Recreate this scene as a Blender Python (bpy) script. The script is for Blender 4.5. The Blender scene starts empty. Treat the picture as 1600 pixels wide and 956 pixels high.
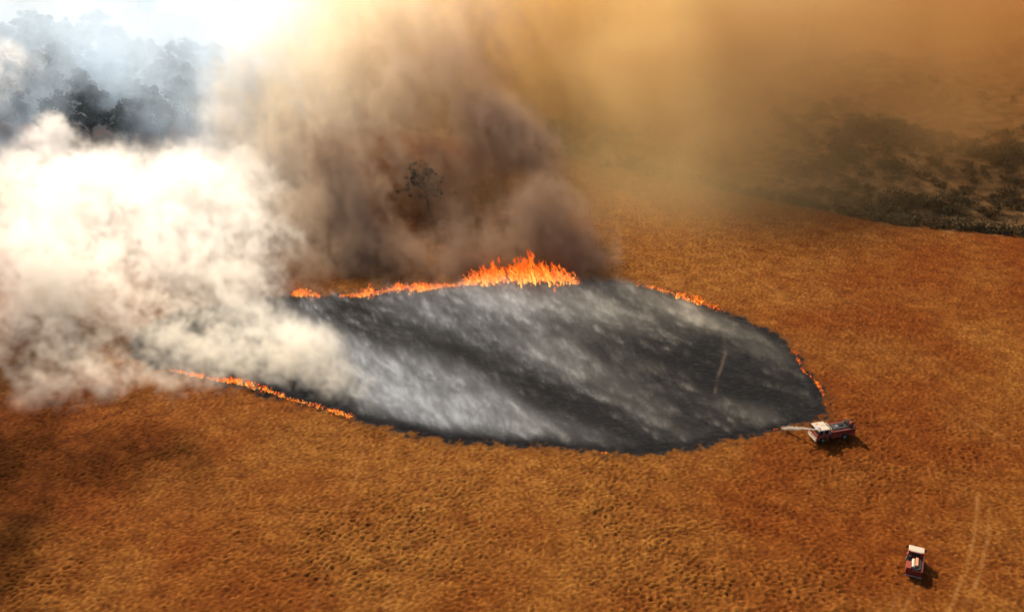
import bpy, bmesh, math, random, time
import numpy as np
from mathutils import Vector, Matrix, noise as mnoise
T0 = time.time()
random.seed(7)
S = bpy.context.scene
COL = S.collection
R = math.radians

# ------------------------------------------------------------------ camera, world, sun, exposure
CAM_H, PITCH, FOC = 97.0, R(28.0), 1555.0          # helicopter height, tilt below the horizon, focal length in photo pixels
cam_d = bpy.data.cameras.new('camera'); cam = bpy.data.objects.new('camera', cam_d); COL.objects.link(cam)
cam_d.sensor_width = 36.0; cam_d.lens = FOC / 1600 * 36.0
cam_d.clip_start = 1.0; cam_d.clip_end = 20000
cam.location = (0, 0, CAM_H); cam.rotation_euler = (R(90) - PITCH, 0, 0)
S.camera = cam

SUN_EL, SUN_AZ = R(36), R(-29)                      # azimuth measured from +Y towards +X
w = bpy.data.worlds.new('World'); S.world = w; w.use_nodes = True
nt = w.node_tree; nt.nodes.clear()
sky = nt.nodes.new('ShaderNodeTexSky'); sky.sky_type = 'NISHITA'; sky.sun_disc = False
sky.sun_elevation = SUN_EL; sky.sun_rotation = SUN_AZ; sky.air_density = 1.0; sky.dust_density = 3.0
bg = nt.nodes.new('ShaderNodeBackground'); bg.inputs['Strength'].default_value = 0.11
wo = nt.nodes.new('ShaderNodeOutputWorld')
nt.links.new(sky.outputs[0], bg.inputs[0]); nt.links.new(bg.outputs[0], wo.inputs[0])
sd = bpy.data.lights.new('sun', 'SUN'); sd.energy = 5.0; sd.angle = R(0.6); sd.color = (1.0, 0.82, 0.60)
so = bpy.data.objects.new('sun', sd); COL.objects.link(so)
sun_dir = Vector((math.sin(SUN_AZ) * math.cos(SUN_EL), math.cos(SUN_AZ) * math.cos(SUN_EL), math.sin(SUN_EL)))
so.rotation_euler = sun_dir.to_track_quat('Z', 'Y').to_euler(); so.location = (-60, 150, 200)

S.view_settings.view_transform = 'Standard'; S.view_settings.look = 'None'
S.view_settings.exposure = 0.66; S.view_settings.gamma = 1.0
cy = S.cycles
cy.max_bounces = 9; cy.diffuse_bounces = 1; cy.glossy_bounces = 2; cy.transmission_bounces = 2; cy.volume_bounces = 6
cy.transparent_max_bounces = 128
cy.volume_step_rate = 2.0; cy.volume_max_steps = 512
cy.use_adaptive_sampling = True; cy.adaptive_threshold = 0.03
cy.use_denoising = True
cy.sample_clamp_indirect = 4.0
cy.caustics_reflective = False; cy.caustics_refractive = False

# ------------------------------------------------------------------ helpers
CP, SP = math.cos(PITCH), math.sin(PITCH)
def ray(px, py):
    u = (px - 800) / FOC; v = (py - 478) / FOC
    return Vector((u, CP - v * SP, -SP - v * CP))     # depth 1 along the optical axis
def G(px, py, h=0.0):                                 # where that line of sight meets the level h
    d = ray(px, py); t = (h - CAM_H) / d.z
    return Vector((d.x * t, d.y * t, h))
def D(px, py, y):                                     # the point of that line of sight at ground distance y
    d = ray(px, py); t = y / d.y
    return Vector((d.x * t, y, CAM_H + d.z * t))

def tag(o, label=None, cat=None, group=None, kind=None):
    if label: o['label'] = label
    if cat: o['category'] = cat
    if group: o['group'] = group
    if kind: o['kind'] = kind
    return o
def link(name, me, mat=None, parent=None):
    o = bpy.data.objects.new(name, me); COL.objects.link(o)
    if mat is not None: me.materials.append(mat)
    if parent is not None: o.parent = parent
    return o
def thing(name, label, cat, loc=(0, 0, 0), rz=0.0, group=None):
    o = bpy.data.objects.new(name, None); COL.objects.link(o)
    o.location = loc; o.rotation_euler = (0, 0, rz)
    return tag(o, label, cat, group)

def fast_mesh(name, verts, faces, k):                 # faces: (n,k) int array
    me = bpy.data.meshes.new(name)
    n = len(faces)
    me.vertices.add(len(verts)); me.vertices.foreach_set('co', np.ascontiguousarray(verts, np.float32).ravel())
    me.loops.add(n * k); me.loops.foreach_set('vertex_index', np.ascontiguousarray(faces, np.int32).ravel())
    me.polygons.add(n); me.polygons.foreach_set('loop_start', np.arange(0, n * k, k, dtype=np.int32))
    me.update(calc_edges=True)
    return me

def noise2(n, vox, lo, hi, beta, seed, ang=0.0, stretch=1.0):
    """periodic 2-D noise, wavelengths lo..hi metres, amplitude ~ k^-beta, stretched along ang"""
    rg = np.random.default_rng(seed)
    f = np.fft.fft2(rg.standard_normal((n, n)).astype(np.float32))
    kx = np.fft.fftfreq(n, vox)[:, None]; ky = np.fft.fftfreq(n, vox)[None, :]
    c, s = math.cos(ang), math.sin(ang)
    a = (kx * c + ky * s) * stretch; b = (-kx * s + ky * c)
    k = np.sqrt(a * a + b * b); k[0, 0] = 1
    amp = k ** (-beta) * (1 / (1 + (k * lo) ** 6)) * (1 - np.exp(-(k * hi) ** 4)); amp[0, 0] = 0
    r = np.real(np.fft.ifft2(f * amp)).astype(np.float32)
    return r / r.std()
def samp2(tile, vox, x, y):
    n = tile.shape[0]
    u = (x / vox) % n; v = (y / vox) % n
    i = np.floor(u).astype(int); j = np.floor(v).astype(int); fu = u - i; fv = v - j
    i %= n; j %= n; i2 = (i + 1) % n; j2 = (j + 1) % n
    return (tile[i, j] * (1 - fu) * (1 - fv) + tile[i2, j] * fu * (1 - fv) + tile[i, j2] * (1 - fu) * fv + tile[i2, j2] * fu * fv)

def noise3(shape, vox, hi, beta, seed, axis=None, stretch=1.0, zs=1.0):
    rg = np.random.default_rng(seed)
    f = np.fft.rfftn(rg.standard_normal(shape, dtype=np.float32)).astype(np.complex64)
    kx = np.fft.fftfreq(shape[0], vox)[:, None, None].astype(np.float32)
    ky = np.fft.fftfreq(shape[1], vox)[None, :, None].astype(np.float32)
    kz = np.fft.rfftfreq(shape[2], vox)[None, None, :].astype(np.float32) * zs
    if axis is None: k2 = kx * kx + ky * ky + kz * kz
    else:
        ax = np.array(axis, np.float32); ax /= np.linalg.norm(ax)
        p = kx * ax[0] + ky * ax[1] + kz * ax[2]
        k2 = kx * kx + ky * ky + kz * kz - p * p + (p * stretch) ** 2
    k = np.sqrt(k2) + 1e-6
    amp = k ** (-beta) * (1 - np.exp(-(k * hi) ** 2)); amp[0, 0, 0] = 0
    r = np.fft.irfftn(f * amp, s=shape, axes=(0, 1, 2)).astype(np.float32)
    return r / r.std()
def billow(n): return 1.0 - np.abs(n) * 1.25            # puffs with creases between them
def sstep(x, a, b):
    t = np.clip((x - a) / (b - a), 0, 1); return t * t * (3 - 2 * t)

# ------------------------------------------------------------------ materials
def mat(name, col, rough=0.8, metal=0.0, noise_amt=0.0, noise_scale=4.0, bump=0.0, spec=0.3, emit=None):
    m = bpy.data.materials.new(name); m.use_nodes = True
    t = m.node_tree; b = t.nodes['Principled BSDF']
    b.inputs['Base Color'].default_value = (*col, 1); b.inputs['Roughness'].default_value = rough
    b.inputs['Metallic'].default_value = metal; b.inputs['Specular IOR Level'].default_value = spec
    if noise_amt:
        tc = t.nodes.new('ShaderNodeTexCoord'); nz = t.nodes.new('ShaderNodeTexNoise')
        nz.inputs['Scale'].default_value = noise_scale; nz.inputs['Detail'].default_value = 5
        t.links.new(tc.outputs['Object'], nz.inputs['Vector'])
        mx = t.nodes.new('ShaderNodeMix'); mx.data_type = 'RGBA'
        mx.inputs['A'].default_value = (*[c * (1 - noise_amt) for c in col], 1)
        mx.inputs['B'].default_value = (*[min(1, c * (1 + noise_amt)) for c in col], 1)
        t.links.new(nz.outputs['Fac'], mx.inputs['Factor']); t.links.new(mx.outputs['Result'], b.inputs['Base Color'])
        if bump:
            bp = t.nodes.new('ShaderNodeBump'); bp.inputs['Distance'].default_value = bump
            t.links.new(nz.outputs['Fac'], bp.inputs['Height']); t.links.new(bp.outputs[0], b.inputs['Normal'])
    return m

def smoke_mat(name, col, k, g=0.3, absorb=None, ramp=None, emit=None):
    """k: extinction per metre at grid value 1"""
    m = bpy.data.materials.new(name); m.use_nodes = True
    t = m.node_tree; t.nodes.clear()
    out = t.nodes.new('ShaderNodeOutputMaterial'); pv = t.nodes.new('ShaderNodeVolumePrincipled')
    pv.inputs['Color'].default_value = (*col, 1); pv.inputs['Anisotropy'].default_value = g
    if absorb: pv.inputs['Absorption Color'].default_value = (*absorb, 1)
    pv.inputs['Density Attribute'].default_value = 'density'; pv.inputs['Density'].default_value = k
    t.links.new(pv.outputs[0], out.inputs['Volume'])
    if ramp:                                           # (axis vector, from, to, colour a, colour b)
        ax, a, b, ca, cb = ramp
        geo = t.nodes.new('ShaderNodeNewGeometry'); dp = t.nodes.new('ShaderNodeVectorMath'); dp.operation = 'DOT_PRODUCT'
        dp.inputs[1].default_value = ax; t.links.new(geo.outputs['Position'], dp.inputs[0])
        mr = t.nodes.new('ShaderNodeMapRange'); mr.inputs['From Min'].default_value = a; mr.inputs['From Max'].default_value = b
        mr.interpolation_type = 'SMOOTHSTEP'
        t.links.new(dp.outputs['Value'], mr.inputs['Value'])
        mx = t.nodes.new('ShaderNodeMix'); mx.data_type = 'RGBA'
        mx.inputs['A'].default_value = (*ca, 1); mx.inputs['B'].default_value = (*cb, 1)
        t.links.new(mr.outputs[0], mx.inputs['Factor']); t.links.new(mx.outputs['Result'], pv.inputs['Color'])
    return m

def volume_object(name, lo, vox, dens, material, step=1.0):
    """a fog volume filled from the numpy array dens (nx,ny,nz), lower corner lo, cell vox"""
    nx, ny, nz = dens.shape
    n = nx * ny * nz
    me = bpy.data.meshes.new(name); me.vertices.add(n)
    a = me.attributes.new('d', 'FLOAT', 'POINT'); a.data.foreach_set('value', np.ascontiguousarray(dens.transpose(2, 1, 0), np.float32).ravel())
    ob = bpy.data.objects.new(name, me); COL.objects.link(ob); me.materials.append(material)
    ng = bpy.data.node_groups.new(name + '_nodes', 'GeometryNodeTree')
    ng.interface.new_socket('Geometry', in_out='INPUT', socket_type='NodeSocketGeometry')
    ng.interface.new_socket('Geometry', in_out='OUTPUT', socket_type='NodeSocketGeometry')
    N, L = ng.nodes, ng.links
    gi = N.new('NodeGroupInput'); go = N.new('NodeGroupOutput')
    hi = (lo[0] + vox * (nx - 1), lo[1] + vox * (ny - 1), lo[2] + vox * (nz - 1))
    vc = N.new('GeometryNodeVolumeCube'); vc.inputs['Background'].default_value = 0
    vc.inputs['Min'].default_value = lo; vc.inputs['Max'].default_value = hi
    vc.inputs['Resolution X'].default_value = nx; vc.inputs['Resolution Y'].default_value = ny; vc.inputs['Resolution Z'].default_value = nz
    ps = N.new('GeometryNodeInputPosition')
    s1 = N.new('ShaderNodeVectorMath'); s1.operation = 'SUBTRACT'; s1.inputs[1].default_value = lo; L.new(ps.outputs[0], s1.inputs[0])
    s2 = N.new('ShaderNodeVectorMath'); s2.operation = 'SCALE'; s2.inputs['Scale'].default_value = 1.0 / vox; L.new(s1.outputs[0], s2.inputs[0])
    s3 = N.new('ShaderNodeVectorMath'); s3.operation = 'ADD'; s3.inputs[1].default_value = (0.5, 0.5, 0.5); L.new(s2.outputs[0], s3.inputs[0])
    s4 = N.new('ShaderNodeVectorMath'); s4.operation = 'FLOOR'; L.new(s3.outputs[0], s4.inputs[0])
    s5 = N.new('ShaderNodeVectorMath'); s5.operation = 'DOT_PRODUCT'; s5.inputs[1].default_value = (1, nx, nx * ny); L.new(s4.outputs[0], s5.inputs[0])
    at = N.new('GeometryNodeInputNamedAttribute'); at.data_type = 'FLOAT'; at.inputs['Name'].default_value = 'd'
    si = N.new('GeometryNodeSampleIndex'); si.data_type = 'FLOAT'; si.domain = 'POINT'; si.clamp = True
    L.new(gi.outputs[0], si.inputs['Geometry']); L.new(at.outputs['Attribute'], si.inputs['Value']); L.new(s5.outputs['Value'], si.inputs['Index'])
    L.new(si.outputs[0], vc.inputs['Density'])
    sm = N.new('GeometryNodeSetMaterial'); sm.inputs['Material'].default_value = material
    L.new(vc.outputs[0], sm.inputs[0]); L.new(sm.outputs[0], go.inputs[0])
    md = ob.modifiers.new('fill', 'NODES'); md.node_group = ng
    return ob

class Grid:
    def __init__(s, lo, hi, vox):
        s.lo = tuple(lo); s.vox = vox
        s.shape = tuple(int(round((h - l) / vox)) + 1 for l, h in zip(lo, hi))
        s.X = (lo[0] + vox * np.arange(s.shape[0], dtype=np.float32))[:, None, None]
        s.Y = (lo[1] + vox * np.arange(s.shape[1], dtype=np.float32))[None, :, None]
        s.Z = (lo[2] + vox * np.arange(s.shape[2], dtype=np.float32))[None, None, :]
        s.F = np.zeros(s.shape, np.float32)
    def blob(s, p, r, a=1.0, lean=(0, 0)):
        """gaussian puff at p with radii r, sheared by lean metres per metre of height"""
        if not hasattr(r, '__len__'): r = (r, r, r)
        X = s.X - lean[0] * (s.Z - p[2]) - p[0]; Y = s.Y - lean[1] * (s.Z - p[2]) - p[1]
        s.F += a * np.exp(-((X / r[0]) ** 2 + (Y / r[1]) ** 2 + ((s.Z - p[2]) / r[2]) ** 2))
    def edges(s, D, cells=3):                          # nothing touches the walls of the box
        for ax in range(3):
            n = D.shape[ax]; i = np.arange(n, dtype=np.float32)
            top = np.clip((n - 1 - i) / cells, 0, 1); m = top if ax == 2 else np.minimum(top, np.clip(i / cells, 0, 1))
            sh = [1, 1, 1]; sh[ax] = n; D *= m.reshape(sh)
        return D

# ------------------------------------------------------------------ the lie of the land
BURN = [(215,520),(270,495),(330,480),(400,470),(455,462),(520,462),(575,458),(600,452),(650,453),(720,446),(760,441),(830,437),(890,439),(920,437),(960,439),(1000,445),
        (1040,455),(1065,465),(1090,475),(1120,483),(1150,495),(1180,510),(1205,522),(1225,533),(1238,548),(1246,562),(1256,580),(1270,592),
        (1282,606),(1288,622),(1292,648),(1262,657),(1240,664),(1205,671),(1150,684),(1100,694),(1060,701),(1020,706),(985,708),(950,708),(905,703),(860,696),(800,694),
        (740,688),(700,685),(640,672),(600,663),(560,654),(520,640),(480,630),(440,619),(400,607),(340,596),(290,584),(235,574),(205,555)]
burn_w = np.array([G(*p)[:2] for p in BURN], np.float64)
def poly_dist(x, y, poly):
    """signed distance (positive inside) to a closed polygon"""
    d2 = np.full(x.shape, 1e12); inside = np.zeros(x.shape, bool)
    n = len(poly)
    for i in range(n):
        ax, ay = poly[i]; bx, by = poly[(i + 1) % n]
        ex, ey = bx - ax, by - ay
        t = np.clip(((x - ax) * ex + (y - ay) * ey) / (ex * ex + ey * ey), 0, 1)
        d2 = np.minimum(d2, (x - ax - t * ex) ** 2 + (y - ay - t * ey) ** 2)
        c = ((ay > y) != (by > y)) & (x < (bx - ax) * (y - ay) / ((by - ay) if by != ay else 1e-9) + ax)
        inside ^= c
    return np.where(inside, 1, -1) * np.sqrt(d2)
def line_dist(x, y, pts):
    d2 = np.full(x.shape, 1e12)
    for (ax, ay), (bx, by) in zip(pts[:-1], pts[1:]):
        ex, ey = bx - ax, by - ay
        t = np.clip(((x - ax) * ex + (y - ay) * ey) / (ex * ex + ey * ey), 0, 1)
        d2 = np.minimum(d2, (x - ax - t * ex) ** 2 + (y - ay - t * ey) ** 2)
    return np.sqrt(d2)

# edge of the mown field, beyond it rough scrub: the far side of this line
FE = [(-300, 330), (-110, 318), (-40, 300), (13, 277), (63, 243), (94, 224), (122, 218), (190, 208), (420, 190)]
def field_edge(x):
    return np.interp(x, [p[0] for p in FE], [p[1] for p in FE])
MOUNDS = [(150, 262, 22, 13, 7.5), (104, 285, 26, 14, 6), (195, 300, 34, 20, 10), (60, 320, 34, 22, 6), (130, 345, 46, 24, 10), (10, 345, 30, 20, 7),
          (210, 375, 50, 26, 12), (40, 420, 60, 30, 12), (-60, 380, 50, 30, 6), (120, 455, 70, 30, 14), (250, 250, 30, 20, 8), (225, 460, 70, 30, 13), (-40, 470, 70, 30, 9)]
hill_tile = noise2(256, 4.0, 14, 160, 1.6, 5)
def ground_h(x, y):
    x = np.asarray(x, np.float64); y = np.asarray(y, np.float64)
    m = sstep(y - field_edge(x), 2, 30)
    h = np.zeros(np.broadcast(x, y).shape)
    for mx, my, rx, ry, a in MOUNDS:
        h = h + a * np.exp(-(((x - mx) / rx) ** 2 + ((y - my) / ry) ** 2))
    h = h + 1.3 * samp2(hill_tile, 4.0, x + 700, y + 300)
    dip = -2.0 * np.exp(-((y - field_edge(x) - 9) / 7) ** 2)
    return m * np.maximum(h, -2) + dip * (1 - 0.6 * sstep(y - field_edge(x), 8, 30)) + 0.25 * samp2(hill_tile, 4.0, x * 0.6, y * 0.6)

ttile = noise2(1024, 0.25, 0.55, 1.5, 0.3, 11, R(90), 0.7)          # tussocks
ttile2 = noise2(1024, 0.25, 0.9, 7.0, 1.0, 12, R(165), 1.4)
btile = noise2(512, 0.3, 0.7, 6.0, 1.1, 13)             # ragged burn edge
mtile = noise2(256, 3.0, 10, 120, 1.3, 14)              # broad tone
TRACKS = [([(1528, 770), (1524, 830), (1510, 890), (1480, 960)], 0.35), ([(1548, 780), (1544, 835), (1530, 900), (1503, 960)], 0.35),
          ([(955, 330), (975, 385), (1020, 420), (1075, 475)], 0.4), ([(985, 330), (1060, 372), (1150, 420), (1290, 500), (1400, 560)], 0.4),
          ([(1000, 320), (1090, 365), (1200, 415), (1370, 490)], 0.35), ([(1430, 585), (1500, 650), (1590, 700)], 0.4),
          ([(570, 690), (545, 780), (515, 860), (490, 950)], 0.35), ([(690, 700), (660, 790), (625, 880), (600, 956)], 0.35),
          ([(1418, 908), (1402, 932), (1390, 960)], 0.4), ([(1434, 912), (1420, 938), (1410, 960)], 0.4),
          ([(1130, 520), (1135, 550), (1121, 590), (1117, 612)], 0.4)]

def build_ground():
    def axis(stops):                                     # [(pos, step at pos)...] -> coordinates with interpolated spacing
        xs = [stops[0][0]]
        while xs[-1] < stops[-1][0]:
            xs.append(xs[-1] + float(np.interp(xs[-1], [a for a, b in stops], [b for a, b in stops])))
        return np.array(xs)
    ys = axis([(-600, 60), (40, 6), (88, 0.8), (94, 0.24), (150, 0.3), (215, 0.5), (330, 1.2), (560, 3.5), (900, 20), (6000, 500)])
    half = axis([(0, 0.28), (75, 0.3), (100, 0.42), (135, 0.7), (260, 1.9), (420, 8), (900, 40), (6000, 500)])
    xs = np.concatenate([-half[::-1], half[1:]])
    X, Y = np.meshgrid(xs, ys, indexing='ij')
    nx, ny = X.shape
    t = samp2(ttile, 0.25, X, Y); t2 = samp2(ttile2, 0.25, X, Y)
    near = (Y < 600) & (np.abs(X) < 420)
    bd = np.full(X.shape, -50.0); sel = (Y > 110) & (Y < 230) & (np.abs(X) < 260)
    bd[sel] = poly_dist(X[sel], Y[sel], burn_w)
    bd = bd + 0.50 * samp2(btile, 0.3, X, Y) + 0.34 * t + 0.5 * np.maximum(samp2(btile, 0.3, X * 0.45 + 9, Y * 0.45), 0)
    burnt = sstep(bd, -0.25, 0.25)
    tr = np.zeros(X.shape)
    for k_, (pts, wd) in enumerate(TRACKS):
        sc_ = 0.4 if k_ in (6, 7) else (0.6 if k_ > 1 else 1.0)
        pw = [tuple(G(*p)[:2]) for p in pts]
        a = np.array(pw); s2 = (X > a[:, 0].min() - 3) & (X < a[:, 0].max() + 3) & (Y > a[:, 1].min() - 3) & (Y < a[:, 1].max() + 3)
        dd = line_dist(X[s2], Y[s2], pw) / 0.7 + 0.10 * samp2(btile, 0.3, X[s2] * 2, Y[s2] * 2)
        tr[s2] = np.maximum(tr[s2], np.exp(-(dd / wd) ** 2) * np.clip(0.62 + 0.35 * samp2(btile, 0.3, X[s2] * .3, Y[s2] * .3), 0.15, 1) * sc_)
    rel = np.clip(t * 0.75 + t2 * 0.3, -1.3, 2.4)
    amp = (0.068 + 0.040 * sstep(-Y, -165, -100)) * np.clip(1 + 0.7 * samp2(mtile, 3.0, X * 1.7, Y * 1.7), 0.35, 2) * (1 - 0.75 * burnt) * (1 - 0.7 * tr)
    Z = ground_h(X, Y) + np.where(near, rel * amp, 0) - 0.05 * burnt
    V = np.stack([X, Y, Z], -1).reshape(-1, 3)
    i = np.arange(nx - 1)[:, None] * ny + np.arange(ny - 1)[None, :]
    F = np.stack([i, i + ny, i + ny + 1, i + 1], -1).reshape(-1, 4)
    me = fast_mesh('ground', V, F, 4)
    far = sstep(Y - field_edge(X) + 2.0 * samp2(btile, 0.3, X * 0.3, Y * 0.3), -1, 4)
    for nm, arr in (('burnt', burnt), ('scorch', sstep(bd, -1.8, 0.1)), ('track', tr), ('scrub', far), ('tussock', np.clip(rel * 0.35 + 0.5, 0, 1)), ('tone', np.clip(0.56 + 0.20 * samp2(mtile, 3.0, X + 55, Y + 20) - 0.34 * sstep(X + 0.25 * (160 - Y), 20, 85) - 0.30 * sstep(-X - 0.3 * (140 - Y), 25, 75), 0, 1))):  # tone: random patches; smoke shade at lower left and dimming at right painted in
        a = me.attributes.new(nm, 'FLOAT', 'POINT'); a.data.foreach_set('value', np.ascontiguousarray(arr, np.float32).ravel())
    me.polygons.foreach_set('use_smooth', np.ones(len(F), bool))
    o = link('ground', me, ground_material())
    tag(o, kind='structure')
    return o

def ground_material():
    m = bpy.data.materials.new('dry_grass_ground'); m.use_nodes = True
    t = m.node_tree; b = t.nodes['Principled BSDF']; L = t.links
    b.inputs['Roughness'].default_value = 0.95; b.inputs['Specular IOR Level'].default_value = 0.05
    def at(n):
        a = t.nodes.new('ShaderNodeAttribute'); a.attribute_name = n; return a.outputs['Fac']
    tc = t.nodes.new('ShaderNodeTexCoord')
    def nz(scale, det=4, st=(1, 1, 1), rot=0.0, rough=0.6):
        mp = t.nodes.new('ShaderNodeMapping'); mp.inputs['Scale'].default_value = st; mp.inputs['Rotation'].default_value = (0, 0, rot)
        n = t.nodes.new('ShaderNodeTexNoise'); n.inputs['Scale'].default_value = scale; n.inputs['Detail'].default_value = det; n.inputs['Roughness'].default_value = rough
        L.new(tc.outputs['Object'], mp.inputs[0]); L.new(mp.outputs[0], n.inputs['Vector']); return n.outputs['Fac']
    def ramp(fac, stops):
        r = t.nodes.new('ShaderNodeValToRGB'); e = r.color_ramp.elements
        while len(e) < len(stops): e.new(0.5)
        for q, (p, c) in zip(e, stops): q.position = p; q.color = (*c, 1)
        L.new(fac, r.inputs[0]); return r.outputs[0]
    def mix(f, a, c, mode='MIX'):
        x = t.nodes.new('ShaderNodeMix'); x.data_type = 'RGBA'; x.blend_type = mode
        if isinstance(f, float): x.inputs['Factor'].default_value = f
        else: L.new(f, x.inputs['Factor'])
        for s, q in (('A', a), ('B', c)):
            if isinstance(q, tuple): x.inputs[s].default_value = (*q, 1)
            else: L.new(q, x.inputs[s])
        return x.outputs['Result']
    def math_(op, a, c):
        x = t.nodes.new('ShaderNodeMath'); x.operation = op
        for i_, q in enumerate((a, c)):
            if isinstance(q, (int, float)): x.inputs[i_].default_value = q
            else: L.new(q, x.inputs[i_])
        return x.outputs[0]
    # grass: straw tops over rusty roots, patchy
    f1 = nz(2.4, 7, rough=0.8); f2 = nz(0.05, 3)
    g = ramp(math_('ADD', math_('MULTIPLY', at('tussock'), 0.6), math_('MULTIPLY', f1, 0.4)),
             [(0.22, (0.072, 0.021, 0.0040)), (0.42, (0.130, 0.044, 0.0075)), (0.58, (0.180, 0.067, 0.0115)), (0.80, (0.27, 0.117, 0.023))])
    red = ramp(math_('ADD', math_('MULTIPLY', at('tone'), 0.6), math_('MULTIPLY', f2, 0.4)), [(0.22, (0.80, 0.58, 0.46)), (0.42, (0.93, 0.84, 0.78)), (0.62, (1.08, 1.12, 1.15))])  # low tone darkens and reddens the grass, painted shade included
    f3 = nz(0.55, 4, (1, 1.8, 1), R(-25), 0.7)
    g = mix(1.0, g, ramp(f3, [(0.35, (0.88, 0.84, 0.80)), (0.62, (1.08, 1.10, 1.10))]), 'MULTIPLY')
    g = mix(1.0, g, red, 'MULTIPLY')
    g = mix(math_('MULTIPLY', at('track'), 0.55), g, (0.30, 0.150, 0.045))
    # scrub country beyond the field
    s = ramp(nz(0.25, 6, rough=0.7), [(0.38, (0.055, 0.032, 0.014)), (0.5, (0.15, 0.075, 0.026)), (0.62, (0.27, 0.14, 0.045))])
    g = mix(at('scrub'), g, s)
    # burnt ground: charcoal with ash
    a1 = nz(0.55, 9, (1, 3.0, 1), R(40), 0.78)
    c = ramp(a1, [(0.38, (0.005, 0.005, 0.005)), (0.56, (0.014, 0.014, 0.015)), (0.74, (0.075, 0.072, 0.070))])
    c = mix(math_('MULTIPLY', at('track'), 0.45), c, (0.22, 0.16, 0.11))
    g = mix(math_('MULTIPLY', at('scorch'), 0.55), g, (0.055, 0.026, 0.010))
    g = mix(at('burnt'), g, c)
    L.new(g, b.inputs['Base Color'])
    bp = t.nodes.new('ShaderNodeBump'); bp.inputs['Distance'].default_value = 0.22; bp.inputs['Strength'].default_value = 0.8
    L.new(nz(4.2, 5, rough=0.75), bp.inputs['Height']); L.new(bp.outputs[0], b.inputs['Normal'])
    return m
build_ground()
print('ground', round(time.time() - T0, 1))

# ------------------------------------------------------------------ trees and scrub
leaf_dark = mat('eucalypt_leaves', (0.030, 0.040, 0.032), 0.85, noise_amt=0.5, noise_scale=0.6)
leaf_olive = mat('olive_scrub_leaves', (0.135, 0.088, 0.038), 0.9, noise_amt=0.6, noise_scale=0.12, spec=0.05)
leaf_brown = mat('dry_scrub_leaves', (0.11, 0.066, 0.028), 0.9, noise_amt=0.5, noise_scale=0.3, spec=0.05)
bark = mat('bark', (0.10, 0.08, 0.06), 0.9, noise_amt=0.4, noise_scale=3.0, bump=0.05)

def tube(V, F, p0, p1, r0, r1, k=6):
    p0, p1 = Vector(p0), Vector(p1); d = (p1 - p0).normalized(); u = d.orthogonal().normalized(); w_ = d.cross(u)
    b = len(V)
    for p, r in ((p0, r0), (p1, r1)):
        for i in range(k):
            a = 2 * math.pi * i / k; V.append(tuple(p + (u * math.cos(a) + w_ * math.sin(a)) * r))
    for i in range(k): F.append((b + i, b + (i + 1) % k, b + k + (i + 1) % k, b + k + i))
def py_mesh(name, V, F, m=None, smooth=False):
    me = bpy.data.meshes.new(name); me.from_pydata(V, [], F); me.update()
    if smooth: me.polygons.foreach_set('use_smooth', [True] * len(F))
    if m: me.materials.append(m)
    return me
def leaf_cloud(rg, centres, per, size):
    """leaf-sized quads scattered through clumps: arrays of verts, faces"""
    P = []
    for (c, r) in centres:
        v = rg.normal(size=(per, 3)); v /= np.linalg.norm(v, axis=1)[:, None]
        rad = rg.random(per) ** 0.45
        P.append(np.array(c) + v * rad[:, None] * np.array(r))
    P = np.concatenate(P); n = len(P)
    a = rg.normal(size=(n, 3)); a /= np.linalg.norm(a, axis=1)[:, None]
    b = np.cross(a, rg.normal(size=(n, 3))); b /= np.linalg.norm(b, axis=1)[:, None]
    sz = size * (0.6 + 0.8 * rg.random(n))[:, None]
    a = a * sz; b = b * sz * 0.6
    V = np.stack([P - a - b, P + a - b * 0.4, P + a * 0.8 + b, P - a * 0.5 + b], 1).reshape(-1, 3)
    return V, np.arange(n * 4).reshape(-1, 4)
def tree_meshes(seed, h, spread, clumps, per, leaf, size=0.30, tuft=1.0):
    rg = np.random.default_rng(seed)
    V, F = [], []; cs = []
    lean = rg.normal(0, 0.05, 2)
    top = (lean[0] * h, lean[1] * h, h * 0.62)
    tube(V, F, (0, 0, -0.4), (top[0] * .5, top[1] * .5, h * 0.32), 0.032 * h, 0.024 * h, 8); tube(V, F, (top[0] * .5, top[1] * .5, h * 0.31), top, 0.024 * h, 0.012 * h, 8)
    for i in range(clumps):
        an = 2 * math.pi * (i * 0.618) + rg.normal(0, .3); t = (i + 0.5) / clumps
        zz = h * (0.38 + 0.55 * t); rr = spread * (0.95 - 0.65 * abs(t - 0.35)) * (0.45 + 0.55 * rg.random())
        c = (top[0] + math.cos(an) * rr, top[1] + math.sin(an) * rr, zz)
        b0 = (top[0] * .6, top[1] * .6, h * (0.25 + 0.33 * t)); tube(V, F, b0, c, 0.010 * h, 0.003 * h, 5)
        q = tuft * spread * (0.24 + 0.16 * rg.random()); cs.append((c, (q, q, q * 0.62)))
        for _ in range(2):
            o_ = rg.normal(0, 1, 3) * q / tuft * 0.75; c2 = (c[0] + o_[0], c[1] + o_[1], c[2] + o_[2] * .5)
            tube(V, F, c, c2, 0.003 * h, 0.0015 * h, 4); cs.append((c2, (q * .6, q * .6, q * .42)))
    tm = py_mesh('trunk', V, F, bark, True)
    LV, LF = leaf_cloud(rg, cs, per, size)
    cm = fast_mesh('crown', LV, LF, 4); cm.materials.append(leaf)
    return tm, cm
def place_tree(name, ms, x, y, rz, sc, label, group=None, cat='tree'):
    t = thing(name, label, cat, (x, y, float(ground_h(x, y))), rz, group); t.scale = (sc, sc, sc)
    link('trunk', ms[0], None, t); link('crown', ms[1], None, t)
    return t

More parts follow.
